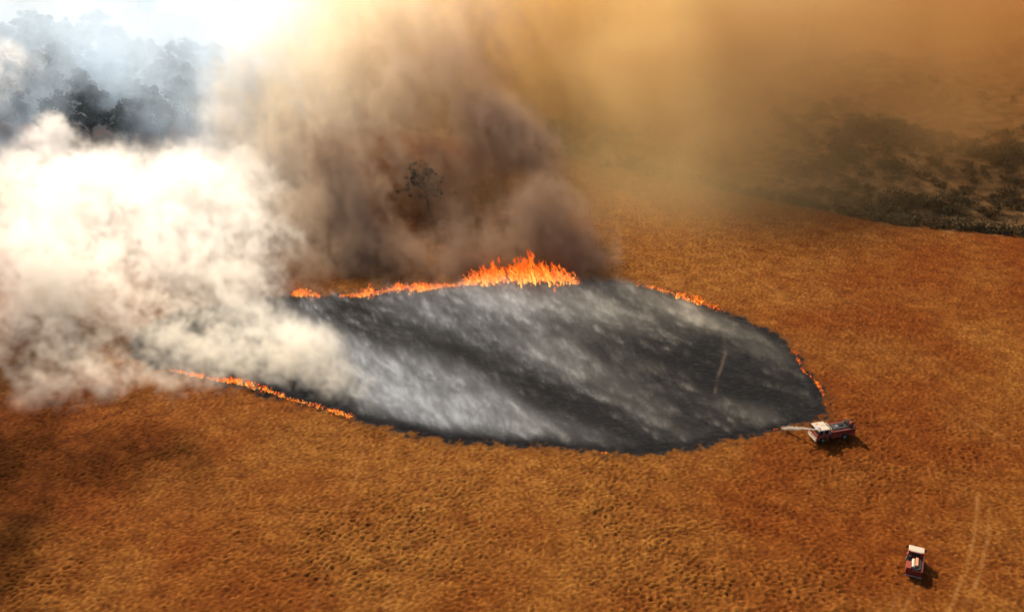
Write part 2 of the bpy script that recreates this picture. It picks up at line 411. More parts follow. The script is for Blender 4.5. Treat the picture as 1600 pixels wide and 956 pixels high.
kinds = [tree_meshes(100 + i, 15 + 1.5 * (i % 2), 5.2 + 0.5 * i, 15, 70, leaf_dark, 0.42) for i in range(4)]
grove = [(345, 196), (335, 120), (330, 145), (30, 205), (95, 215), (150, 222), (205, 226), (262, 214), (300, 190), (10, 175), (60, 182), (120, 190), (175, 196), (232, 186), (322, 168), (285, 165), (25, 148), (85, 155), (140, 160), (200, 160),
         (255, 150), (40, 122), (100, 128), (160, 132), (215, 130), (270, 138), (15, 100), (70, 102), (130, 105), (185, 108), (238, 112), (50, 84), (105, 86), (160, 90), (290, 122), (-15, 130), (-20, 190)]
rg = random.Random(3)
ROWS = [('front row', 180, 999), ('second row', 152, 180), ('middle row', 119, 152), ('fourth row', 97, 119), ('back row', 0, 97)]
ORD = ['first', 'second', 'third', 'fourth', 'fifth', 'sixth', 'seventh', 'eighth', 'ninth', 'tenth', 'eleventh', 'twelfth', 'thirteenth', 'fourteenth']
for i, (px, py) in enumerate(grove):
    rn, lo_, hi_ = next(r for r in ROWS if r[1] <= py < r[2])
    k_ = sorted(q[0] for q in grove if lo_ <= q[1] < hi_).index(px)
    p = G(px + rg.uniform(-3, 3), py + 14)
    place_tree('gum_tree', kinds[i % 4], p.x, p.y, rg.uniform(0, 6), rg.uniform(0.85, 1.15), 'dark gum tree in the %s of the smoky grove, %s from the left' % (rn, ORD[k_]), 'gum trees in the smoky grove')
far_trees = [(232, 40, 'small gum tree on the pale slope just above the grove'), (268, 58, 'gum tree at the upper end of the smoky grove, beside the pale slope')]
for px, py, lb in far_trees:
    p = G(px, py); place_tree('gum_tree', kinds[1], p.x, p.y, 1.0, 0.75, lb)
p = G(672, 335)
place_tree('bare_tree', tree_meshes(140, 13.5, 6.4, 26, 34, leaf_dark, 0.15, 0.5), p.x, p.y, 0.4, 1.0, 'sparse half bare tree standing in brown smoke behind the flames')

def shrub_mesh(seed, leaf, w_=1.6, h_=1.3, clumps=7, per=26, size=0.20):
    r_ = np.random.default_rng(seed)
    cs = [((r_.normal(0, w_ * .4), r_.normal(0, w_ * .4), h_ * (0.3 + 0.45 * r_.random())), (w_ * .42, w_ * .42, h_ * .36)) for _ in range(clumps)]
    V, F = leaf_cloud(r_, cs, per, size)
    V[:, 2] = np.maximum(V[:, 2], -0.05)
    me = fast_mesh('shrub', V, F, 4); me.materials.append(leaf); return me
shr = [shrub_mesh(200 + i, leaf_olive if i % 2 else leaf_brown, 1.5 + .3 * i, 1.3 + .15 * i) for i in range(5)]
def shrub(x, y, sc, label, group):
    o = bpy.data.objects.new('scrub_bush', shr[rg.randrange(5)]); COL.objects.link(o)
    o.location = (x, y, float(ground_h(x, y)) - 0.05); o.rotation_euler = (0, 0, rg.uniform(0, 6)); o.scale = (sc, sc, sc)
    return tag(o, label, 'bush', group)
n_ = 0
while n_ < 230:                                           # the dotted slopes above the creek line, right of the smoke
    px, py = rg.uniform(1215, 1600), rg.uniform(205, 330)
    p = G(px, py)
    if p.y < field_edge(p.x) + 14: continue
    shrub(p.x, p.y, rg.uniform(0.55, 1.25), 'small round dry bush on the rough mounds beyond the creek', 'dry bushes dotted over the mounds'); n_ += 1
for _ in range(60):
    p = G(rg.uniform(760, 880), rg.uniform(70, 215))
    shrub(p.x, p.y, rg.uniform(0.6, 1.3), 'small bush on the slope showing through brown smoke above the flames', 'bushes on the smoky slope')

def thicket():
    """the tangled strip of bushes along the far edge of the field, and the dark hollows behind it"""
    r_ = np.random.default_rng(77); cs = []
    def put(x, y, q, hh): cs.append(((x, y, float(ground_h(x, y)) + hh * .45), (q, q, hh * .55)))
    for _ in range(620):
        x = r_.uniform(30, 300); d = 2 + abs(r_.normal(0, 5.0)) * (0.5 + 0.9 * math.sin(x * .05) ** 2)
        put(x, field_edge(x) + d, r_.uniform(0.9, 2.2), r_.uniform(1.0, 3.2))
    for cx, cy_, rx, ry, k in ((1385, 235, 15, 5, 90), (1560, 262, 10, 6, 45), (1300, 262, 9, 6, 22), (1440, 318, 20, 2, 30), (1250, 180, 14, 8, 14), (1080, 250, 22, 8, 22), (1500, 170, 26, 9, 16), (800, 78, 22, 8, 60), (900, 215, 16, 8, 60)):
        c = G(cx, cy_)
        for _ in range(k): put(c.x + r_.normal(0, rx * .55), c.y + r_.normal(0, ry * .8), r_.uniform(1.2, 2.6), r_.uniform(1.4, 3.6))
    V, F = leaf_cloud(r_, cs, 170, 0.22)
    me = fast_mesh('thicket', V, F, 4); o = link('thicket', me, leaf_olive)
    tag(o, 'dark olive thicket of bushes along the far edge of the dry field', 'thicket', kind='stuff')
thicket()
print('plants', round(time.time() - T0, 1))

# ------------------------------------------------------------------ flames
def flame_mat():
    m = bpy.data.materials.new('flame'); m.use_nodes = True; t = m.node_tree; t.nodes.clear(); L = t.links
    out = t.nodes.new('ShaderNodeOutputMaterial'); em = t.nodes.new('ShaderNodeEmission'); tr = t.nodes.new('ShaderNodeBsdfTransparent'); mx = t.nodes.new('ShaderNodeMixShader')
    a = t.nodes.new('ShaderNodeAttribute'); a.attribute_name = 'hot'
    r = t.nodes.new('ShaderNodeValToRGB'); e = r.color_ramp.elements
    e[0].position = 0.0; e[0].color = (0.75, 0.07, 0.008, 1); e[1].position = 1.0; e[1].color = (1.7, 0.95, 0.16, 1)
    for p, c in ((0.3, (1.0, 0.15, 0.012)), (0.6, (1.3, 0.38, 0.035))):
        q = e.new(p); q.color = (*c, 1)
    L.new(a.outputs['Fac'], r.inputs[0]); L.new(r.outputs[0], em.inputs[0]); em.inputs[1].default_value = 0.95
    tc = t.nodes.new('ShaderNodeTexCoord'); nz = t.nodes.new('ShaderNodeTexNoise'); nz.inputs['Scale'].default_value = 3.0
    L.new(tc.outputs['Object'], nz.inputs['Vector'])
    mr = t.nodes.new('ShaderNodeMapRange'); mr.inputs['From Min'].default_value = 0.34; mr.inputs['From Max'].default_value = 0.66; mr.inputs['To Min'].default_value = 0.0; mr.inputs['To Max'].default_value = 0.72
    L.new(nz.outputs['Fac'], mr.inputs['Value']); L.new(mr.outputs[0], mx.inputs[0]); L.new(tr.outputs[0], mx.inputs[1]); L.new(em.outputs[0], mx.inputs[2])
    L.new(mx.outputs[0], out.inputs['Surface'])
    return m
FLAME = flame_mat()
def fire_front(label, pts, per_m=16, depth=0.5, seed=1, keep=0.05, wind=(-0.25, 0.15)):
    r_ = random.Random(seed); V, F, hot = [], [], []
    W_ = [(G(px, py), h) for px, py, h in pts]
    for (p0, h0), (p1, h1) in zip(W_[:-1], W_[1:]):
        ln = (p1 - p0).length; d = (p1 - p0) / max(ln, .01); nrm = Vector((-d.y, d.x, 0))
        for _ in range(int(ln * per_m) + 1):
            s_ = r_.random(); H = 0.86 * (h0 + (h1 - h0) * s_)
            q = p0 + d * (ln * s_)
            clus = 0.5 + 0.9 * mnoise.noise(Vector((q.x * .45, q.y * .45, seed))) + 0.5 * mnoise.noise(Vector((q.x * 1.7, q.y * 1.7, seed)))
            if r_.random() > keep + clus * 1.0: continue
            clus = max(clus, keep * 1.6)
            H = H * (0.35 + 0.65 * min(1.1, max(0.1, clus))) * r_.uniform(.35, 1.0)
            if H < 0.12: continue
            b = q + nrm * r_.gauss(0, depth * (0.4 + H * .25)) + d * r_.uniform(-.2, .2)
            lift = r_.random() ** 1.5 * H * 0.75; hh = H * r_.uniform(.16, .42)
            hb = min(1.0, r_.uniform(.3, 1.3)) if r_.random() < .8 else .05; wd = min(0.09 + 0.075 * H, 0.30) * r_.uniform(.4, 1.4); k = 4; rings = 5; base = len(V)
            ph = r_.uniform(0, 6)
            for i in range(rings + 1):
                t = i / rings
                cx = b.x + wind[0] * (lift + hh * t) + math.sin(ph + t * 5) * wd * 1.3 * t
                cyy = b.y + wind[1] * (lift + hh * t) + math.cos(ph * 1.3 + t * 4.4) * wd * 1.3 * t
                rr = wd * (math.sin(math.pi * min(1, t * .82 + .16)) ** .8) * (1 - t) ** .35 if i < rings else 0.004
                for j in range(k):
                    a = 2 * math.pi * j / k + ph + t
                    V.append((cx + math.cos(a) * rr, cyy + math.sin(a) * rr, b.z + lift + hh * t - 0.05)); hot.append(max(0.0, 1.0 - (lift + hh * t) / (H * 1.1)) * hb)
            for i in range(rings):
                for j in range(k): F.append((base + i * k + j, base + i * k + (j + 1) % k, base + (i + 1) * k + (j + 1) % k, base + (i + 1) * k + j))
    me = py_mesh('flames', V, F, FLAME, True); a = me.attributes.new('hot', 'FLOAT', 'POINT'); a.data.foreach_set('value', hot)
    o = link('flames', me); tag(o, label, 'flames', 'lines of flame round the burnt ground', kind='stuff')
    return o
fire_front('tall orange flames along the back of the burnt ground, below the brown smoke',
           [(452, 461, .6), (465, 460, 1.6), (480, 461, 2.0), (497, 463, .5), (505, 463, .02), (525, 462, .02), (535, 462, .4), (560, 462, .6), (572, 462, 2.6), (585, 460, 3.4), (592, 458, .8), (612, 452, .9), (625, 452, 2.4), (650, 454, 2.6), (680, 450, 1.8),
            (705, 447, .9), (718, 446, 1.0), (723, 445, 1.8), (735, 442, 4.2), (760, 440, 5.4), (790, 439, 6.6), (815, 438, 7.6), (830, 438, 8.6), (845, 438, 7.4), (858, 439, 7.8), (866, 439, 6.4), (880, 440, 5.6), (893, 440, 3.6), (905, 442, .6)], 62, 1.1, 1, 0.36)
fire_front('low flames curving round the far right shoulder of the burnt ground', [(995, 446, .5), (1003, 446, 1.0), (1012, 448, .6), (1050, 458, .6), (1058, 462, 1.8), (1068, 466, 2.4), (1082, 471, 2.0), (1100, 476, 1.7), (1118, 482, 1.2), (1132, 487, .7), (1150, 495, .3), (1168, 503, .35)], 38, 1.0, 2)
fire_front('short flames licking the right edge of the burnt ground above the truck', [(1232, 541, .3), (1240, 549, 1.0), (1247, 562, 1.2), (1253, 574, .9), (1257, 582, .7), (1270, 592, .2), (1276, 598, .8), (1284, 610, .7), (1287, 618, .2), (1292, 636, .3)], 34, .35, 3)
fire_front('bright front flame line running out of the white smoke at the left', [(262, 578, .3), (290, 583, 1.1), (320, 590, 1.2), (345, 595, 1.2), (365, 597, 1.7), (390, 602, 1.8), (410, 608, 1.5), (435, 616, 1.1), (455, 624, .35), (480, 630, .6), (495, 634, .6), (508, 638, .15), (528, 644, .8), (545, 650, .9), (556, 654, .4), (562, 656, .05)], 44, .6, 4)
fire_front('tiny embers along the near edge of the burnt ground, left of the water jet', [(1190, 674, .15), (1214, 670, .3), (1232, 667, .12)], 12, .15, 5)
fire_front('tiny flame on the lowest edge of the burnt ground', [(938, 707, .1), (946, 708, .5), (952, 708, .1)], 16, .15, 6)
print('flames', round(time.time() - T0, 1))

# ------------------------------------------------------------------ fire trucks
RED = mat('red_truck_paint', (0.22, 0.036, 0.016), 0.6, noise_amt=0.25, noise_scale=2.0)
DRED = mat('dusty_dark_red_paint', (0.13, 0.013, 0.007), 0.6, noise_amt=0.3, noise_scale=2.0)
WHITE = mat('cream_white_paint', (0.46, 0.39, 0.28), 0.4, noise_amt=0.06, noise_scale=3.0)
BLACK = mat('black_rubber', (0.018, 0.017, 0.016), 0.85, noise_amt=0.3)
DARK = mat('dark_metal', (0.035, 0.032, 0.030), 0.55, noise_amt=0.4)
GREY = mat('grey_metal', (0.30, 0.29, 0.27), 0.4, 0.6, noise_amt=0.2)
GLASS = mat('dark_window_glass', (0.012, 0.014, 0.016), 0.12, spec=0.6)
ORANGE = mat('orange_cover', (0.55, 0.20, 0.10), 0.6, noise_amt=0.15)
BLUE = mat('blue_marking', (0.10, 0.11, 0.42), 0.5); BROWNM = mat('brown_marking', (0.32, 0.10, 0.04), 0.5)
LAMPR = mat('red_lamp_glass', (0.4, 0.02, 0.02), 0.2); LAMPW = mat('headlight_glass', (0.75, 0.75, 0.7), 0.15)
def bxm(bm, x0, x1, y0, y1, z0, z1, bev=0.0, taper=None):
    vs = [bm.verts.new((x, y, z)) for x in (x0, x1) for y in (y0, y1) for z in (z0, z1)]
    if taper:                                            # shift of the top edges inward: (dx0, dx1, dy)
        for v in vs:
            if v.co.z == z1:
                v.co.x += taper[0] if v.co.x == x0 else -taper[1]
                v.co.y += taper[2] if v.co.y == y0 else -taper[2]
    q = [(0, 1, 3, 2), (4, 6, 7, 5), (0, 4, 5, 1), (2, 3, 7, 6), (0, 2, 6, 4), (1, 5, 7, 3)]
    fs = [bm.faces.new([vs[i] for i in f]) for f in q]
    if bev: bmesh.ops.bevel(bm, geom=list({e for f in fs for e in f.edges}), offset=bev, segments=2, affect='EDGES', profile=0.5)
def cyl(bm, c, r, ln, axis='Y', seg=20, r2=None):
    mt = {'Y': Matrix.Rotation(R(90), 4, 'X'), 'X': Matrix.Rotation(R(90), 4, 'Y'), 'Z': Matrix()}[axis]
    bmesh.ops.create_cone(bm, cap_ends=True, segments=seg, radius1=r, radius2=r if r2 is None else r2, depth=ln, matrix=Matrix.Translation(c) @ mt)
def bar(bm, a, b, r, seg=6):
    a, b = Vector(a), Vector(b); d = b - a
    bmesh.ops.create_cone(bm, cap_ends=True, segments=seg, radius1=r, radius2=r, depth=d.length, matrix=Matrix.Translation((a + b) / 2) @ d.to_track_quat('Z', 'Y').to_matrix().to_4x4())
def part(name, parent, m, *calls, label=None):
    bm = bmesh.new()
    for f, *a in calls:
        kw = a.pop() if a and isinstance(a[-1], dict) else {}
        f(bm, *a, **kw)
    bmesh.ops.recalc_face_normals(bm, faces=bm.faces)
    me = bpy.data.meshes.new(name); bm.to_mesh(me); bm.free()
    o = link(name, me, m, parent)
    if label: o['label'] = label
    return o
def wheel(parent, x, y, r=0.5, wd=0.32):
    bm = bmesh.new(); cyl(bm, (0, 0, 0), r, wd, 'Y', 24)
    bmesh.ops.bevel(bm, geom=[e for e in bm.edges if abs(e.verts[0].co.y - e.verts[1].co.y) < 1e-4], offset=0.05, segments=2, affect='EDGES')
    me = bpy.data.meshes.new('tyre'); bm.to_mesh(me); bm.free()
    wv = bpy.data.objects.new('wheel', None); COL.objects.link(wv); wv.parent = parent; wv.location = (x, y, r)
    link('tyre', me, BLACK, wv)
    s_ = 1 if y > 0 else -1
    part('rim', wv, GREY, (cyl, (0, s_ * wd * .5, 0), r * .52, 0.04, 'Y', 16), (cyl, (0, s_ * (wd * .5 + .04), 0), r * .2, 0.06, 'Y', 10))
    return wv

def tanker(label, loc, rz):
    t = thing('fire_truck', label, 'fire truck', loc, rz, 'fire trucks beside the burn')
    for x in (2.25, -1.75):
        for y in (-1.0, 1.0): wheel(t, x, y)
    part('chassis', t, DARK, (bxm, -3.4, 3.3, -.45, .45, .55, .85), (bxm, -1.9, -1.6, -1., 1., .42, .6), (bxm, 2.1, 2.4, -1., 1., .42, .6))
    part('mudguard', t, BLACK, (bxm, 1.62, 2.88, -1.19, -.8, 1.03, 1.13, .03)); part('mudguard', t, BLACK, (bxm, 1.62, 2.88, .8, 1.19, 1.03, 1.13, .03))
    cabp = part('cab', t, RED, (bxm, 1.25, 3.45, -1.17, 1.17, 1.10, 1.72, .05), (bxm, 2.92, 3.44, -1.16, 1.16, .62, 1.12, .04), (bxm, 1.25, 1.6, -1.16, 1.16, .62, 1.12, .04),
                (bxm, 1.25, 1.33, -1.12, 1.12, 1.7, 2.45, .02))
    part('cab_pillars', t, WHITE, *[(bxm, x, x + .09, s_ * 1.10 - .045, s_ * 1.10 + .045, 1.7, 2.46) for x in (1.30, 2.28, 3.2) for s_ in (-1, 1)])
    part('windscreen', t, GLASS, (bxm, 3.28, 3.36, -1.05, 1.05, 1.70, 2.45, .01))
    for s_ in (-1, 1):
        for xa, xb in ((1.42, 2.26), (2.39, 3.18)):
            part('side_window', t, GLASS, (bxm, xa, xb, s_ * 1.09 - .015, s_ * 1.09 + .015, 1.74, 2.42))
            dr = part('door', t, RED, (bxm, xa - .02, xb + .02, s_ * 1.175 - .02, s_ * 1.175 + .02, 1.12, 1.69, .015))
            part('handle', dr, DARK, (bxm, xa + .05, xa + .2, s_ * 1.21 - .015, s_ * 1.21 + .015, 1.55, 1.6))
        part('mirror', t, BLACK, (bxm, 3.36, 3.46, s_ * 1.42 - .1, s_ * 1.42 + .1, 1.8, 2.3, .02), (bar, (3.36, s_ * 1.12, 2.2), (3.4, s_ * 1.36, 2.2), .02))
        part('headlight', t, LAMPW, (cyl, (3.47, s_ * .85, 1.0), .12, .06, 'X', 14))
        part('tail_light', t, LAMPR, (bxm, -3.62, -3.57, s_ * 1.0 - .1, s_ * 1.0 + .1, .8, .95))
    rf = part('roof', t, WHITE, (bxm, 1.22, 3.46, -1.2, 1.2, 2.46, 2.62, .06))
    part('roof_marking', rf, BLUE, (bxm, 2.75, 3.05, .25, .6, 2.615, 2.628))
    part('roof_marking', rf, BROWNM, (bxm, 2.55, 2.95, -.78, -.48, 2.615, 2.628))
    part('roof_hatch', rf, WHITE, (bxm, 1.45, 2.3, -.75, -.1, 2.61, 2.66, .02))
    part('front_bumper', t, WHITE, (bxm, 3.55, 3.8, -1.24, 1.24, .55, .86, .05))
    part('bull_bar', t, WHITE, (bar, (3.74, -1.1, .8), (3.74, -1.1, 1.28), .035), (bar, (3.74, 1.1, .8), (3.74, 1.1, 1.28), .035), (bar, (3.74, -1.1, 1.28), (3.74, 1.1, 1.28), .035))
    part('light_bar', t, GREY, (bxm, 3.2, 3.34, -.5, .5, 2.62, 2.72, .03))
    part('rack', t, WHITE, (bxm, .82, .92, -1.05, 1.05, 2.42, 2.5), (bxm, .83, .91, -1.05, -.97, 1.7, 2.43), (bxm, .83, .91, .97, 1.05, 1.7, 2.43))
    part('crew_deck', t, DARK, (bxm, .3, 1.2, -1.1, 1.1, .95, 1.25), (bxm, .98, 1.16, -.95, .95, 1.26, 2.2, .02))
    body = part('body', t, RED, (bxm, -3.55, .85, .95, 1.2, 1.12, 1.95, .02), (bxm, -3.55, .85, -1.2, -.95, 1.12, 1.95, .02), (bxm, -3.55, -3.35, -.95, .95, .9, 1.95, .02), (bxm, -3.5, .3, -.95, .95, .9, 1.4),
                (bxm, -3.5, -2.4, -1.19, -.96, .66, 1.12, .02), (bxm, -3.5, -2.4, .96, 1.19, .66, 1.12, .02), (bxm, -1.1, .8, -1.19, -.96, .66, 1.12, .02), (bxm, -1.1, .8, .96, 1.19, .66, 1.12, .02))
    for s_ in (-1, 1):
        for i in range(4):
            x0 = -3.45 + i * 1.06
            lk = part('locker_door', t, DRED, (bxm, x0, x0 + .96, s_ * 1.21 - .02, s_ * 1.21 + .02, 1.18, 1.86, .01))
            part('handle', lk, GREY, (bxm, x0 + .36, x0 + .6, s_ * 1.24 - .012, s_ * 1.24 + .012, 1.24, 1.28))
        part('reflective_stripe', t, WHITE, (bxm, -3.5, .8, s_ * 1.205 - .012, s_ * 1.205 + .012, 1.885, 1.925))
    part('water_tank', t, DARK, (bxm, -2.35, .1, -.8, .8, 1.41, 2.1, .12))
    part('tank_hatch', t, GREY, (cyl, (-.6, 0, 2.13), .25, .08, 'Z', 16))
    part('hose_locker', t, BLACK, (bxm, -1.9, -1.1, -.6, .1, 2.1, 2.28, .03))
    part('deck_rail', t, DARK, *[(bar, (x, y, 1.9), (x, y, 2.45), .025) for x in (-3.45, -2.2, -.9, .4) for y in (-1.08, 1.08)],
         *[(bar, (-3.45, y, z), (.4, y, z), .025) for y in (-1.08, 1.08) for z in (2.2, 2.45)])
    part('pump_guard', t, BLACK, (bxm, -3.25, -2.55, -.75, .75, 1.42, 2.5, .04))
    rl = part('hose_reel', t, RED, (cyl, (-2.95, .55, 2.62), .33, .5, 'Y', 20), (cyl, (-2.95, .28, 2.62), .42, .04, 'Y', 20), (cyl, (-2.95, .82, 2.62), .42, .04, 'Y', 20))
    part('tail_rail', t, RED, (bar, (-3.5, -1.1, 1.95), (-3.5, -1.1, 2.4), .04), (bar, (-3.5, 1.1, 1.95), (-3.5, 1.1, 2.4), .04), (bar, (-3.5, -1.1, 2.4), (-3.5, 1.1, 2.4), .04))
    part('water_monitor', t, RED, (cyl, (3.0, .95, 2.7), .09, .16, 'Z', 12), (bar, (2.95, .95, 2.8), (3.5, 1.05, 2.78), .05))
    return t
def light_tanker(label, loc, rz):
    t = thing('fire_truck', label, 'fire truck', loc, rz, 'fire trucks beside the burn')
    t.scale = (0.74, 0.98, 0.92)                           # a short, broad body
    for x in (1.9, -1.6):
        for y in (-.92, .92): wheel(t, x, y, .46, .3).scale = (1 / 0.74, 1 / 0.98, 1 / 0.92)
    part('chassis', t, DARK, (bxm, -2.8, 2.8, -.42, .42, .5, .8), (bxm, -1.75, -1.45, -.9, .9, .38, .54), (bxm, 1.75, 2.05, -.9, .9, .38, .54))
    part('cab', t, RED, (bxm, 1.25, 2.95, -1.02, 1.02, 1.0, 1.6, .05), (bxm, 2.42, 2.94, -1.01, 1.01, .6, 1.02, .04), (bxm, 1.25, 1.36, -.98, .98, 1.58, 2.28, .02), (bxm, 1.27, 2.9, -.98, -.92, 1.58, 1.66), (bxm, 1.27, 2.9, .92, .98, 1.58, 1.66))
    part('windscreen', t, GLASS, (bxm, 2.80, 2.87, -.92, .92, 1.6, 2.26, .01))
    part('rear_window', t, GLASS, (bxm, 1.22, 1.245, -.55, .55, 1.72, 2.12))
    for s_ in (-1, 1):
        part('side_window', t, GLASS, (bxm, 1.5, 2.75, s_ * .94 - .015, s_ * .94 + .015, 1.66, 2.26))
        dr = part('door', t, RED, (bxm, 1.5, 2.7, s_ * 1.03 - .02, s_ * 1.03 + .02, 1.02, 1.57, .015))
        part('handle', dr, DARK, (bxm, 1.55, 1.7, s_ * 1.06 - .012, s_ * 1.06 + .012, 1.42, 1.46))
        part('mirror', t, BLACK, (bxm, 2.75, 2.85, s_ * 1.28 - .11, s_ * 1.28 + .11, 1.75, 2.25, .02), (bar, (2.8, s_ * .96, 2.2), (2.8, s_ * 1.2, 2.2), .02))
        part('headlight', t, LAMPW, (cyl, (2.96, s_ * .72, .95), .11, .05, 'X', 14))
        part('tail_light', t, LAMPR, (bxm, -3.02, -2.97, s_ * .85 - .12, s_ * .85 + .12, .75, .88))
    part('roof', t, WHITE, (bxm, 1.38, 2.93, -1.03, 1.03, 2.28, 2.42, .06))
    part('roof_sign', t, RED, (bxm, 1.14, 1.36, -1.0, 1.0, 2.22, 2.42, .02))
    part('sign_lettering', t, WHITE, *[(bxm, 1.16, 1.34, y, y + .17, 2.415, 2.426) for y in (-.62, -.36, -.12, .14, .38, .62)])
    part('front_bumper', t, WHITE, (bxm, 2.98, 3.18, -1.05, 1.05, .5, .75, .04))
    part('deck', t, DARK, (bxm, -2.85, 1.1, -.95, .95, .85, 1.2))
    part('side_locker', t, DRED, (bxm, -2.8, 1.0, -1.12, -.84, .8, 1.62, .03), label='dull red locker row on the right side')
    lf = part('side_locker', t, RED, (bxm, -2.8, -.75, .5, 1.15, .82, 1.75, .03), label='bright red locker at the left rear')
    part('locker_lid', lf, RED, (bxm, -2.78, -.77, .52, 1.13, 1.752, 1.80, .015))
    part('spare_wheel', t, BLACK, (cyl, (.35, .78, 1.62), .46, .28, 'Y', 20), (cyl, (.35, .94, 1.62), .2, .08, 'Y', 12))
    part('water_tank', t, WHITE, (cyl, (-1.0, .22, 1.62), .24, 2.3, 'X', 18), label='pale round tank along the middle of the deck')
    part('pump_cover', t, ORANGE, (bxm, -1.7, .6, -.42, -.04, 1.22, 1.86, .05))
    part('hose_bin', t, BLACK, (bxm, -2.5, .9, -.82, -.5, 1.2, 1.72, .04), (bxm, -2.55, -2.2, -.5, .45, 1.2, 1.62, .03))
    part('rear_panel', t, DRED, (bxm, -2.97, -2.86, -1.1, 1.14, .72, 1.6, .02))
    part('deck_rail', t, DARK, *[(bar, (x, y, 1.6), (x, y, 2.1), .02) for x in (-2.75, -1.2, .9) for y in (-1.0,)], (bar, (-2.75, -1.0, 2.1), (.9, -1.0, 2.1), .02), (bar, (1.0, -.98, 2.15), (1.0, .98, 2.15), .025), (bar, (1.0, .98, 1.2), (1.0, .98, 2.15), .025), (bar, (1.0, -.98, 1.2), (1.0, -.98, 2.15), .025))
    part('rear_bumper', t, GREY, (bxm, -3.14, -2.99, -1.05, 1.1, .5, .68, .03))
    return t
p = G(1299, 681); t1 = tanker('long red fire truck with cream cab roof spraying water at the edge of the burn', (p.x, p.y, float(ground_h(p.x, p.y)) - .02), R(195))
p = G(1427, 888); light_tanker('short red fire truck with white cab roof, alone on the grass and seen from behind', (p.x, p.y, float(ground_h(p.x, p.y)) - .02), R(68))

def water_jet():
    r_ = np.random.default_rng(9)
    a = t1.location + Matrix.Rotation(R(195), 3, 'Z') @ Vector((3.5, 1.05, 2.78)); b = G(1224, 669)
    n = 620; s_ = r_.random(n)
    P = np.array(a)[None] * (1 - s_)[:, None] + np.array(b)[None] * s_[:, None]
    P[:, 2] += 0.15 * np.sin(np.pi * s_) * (1 - s_ * .3)
    P += r_.normal(size=(n, 3)) * (0.03 + 0.17 * s_ ** 1.2)[:, None]
    P[:, 2] = np.maximum(P[:, 2], 0.03)
    d = np.array((b - a).normalized()); sz = (0.03 + 0.035 * r_.random(n))[:, None]
    u = np.cross(d, [0, 0, 1]); u /= np.linalg.norm(u); v = np.cross(d, u)
    V = np.stack([P + d * sz * 3, P + u * sz, P + v * sz, P - u * sz, P - v * sz, P - d * sz * 3], 1).reshape(-1, 3)
    o8 = np.array([(0, 1, 2), (0, 2, 3), (0, 3, 4), (0, 4, 1), (5, 2, 1), (5, 3, 2), (5, 4, 3), (5, 1, 4)])
    F = (np.arange(n)[:, None, None] * 6 + o8[None]).reshape(-1, 3)
    wm = mat('water_spray', (0.90, 0.82, 0.66), 0.3)
    wm.node_tree.nodes['Principled BSDF'].inputs['Alpha'].default_value = 0.35
    me = fast_mesh('water_jet', V, F, 3); o = link('water_jet', me, wm)
    tag(o, 'thin white jet of water arcing from the long truck to the burn edge', 'water jet')
water_jet()
print('trucks', round(time.time() - T0, 1))

# ------------------------------------------------------------------ smoke
def smoke(name, label, grid, dens, material):
    o = volume_object(name, grid.lo, grid.vox, grid.edges(dens), material)
    tag(o, label, 'smoke', kind='stuff')
    print(name, grid.shape, round(time.time() - T0, 1))
    return o

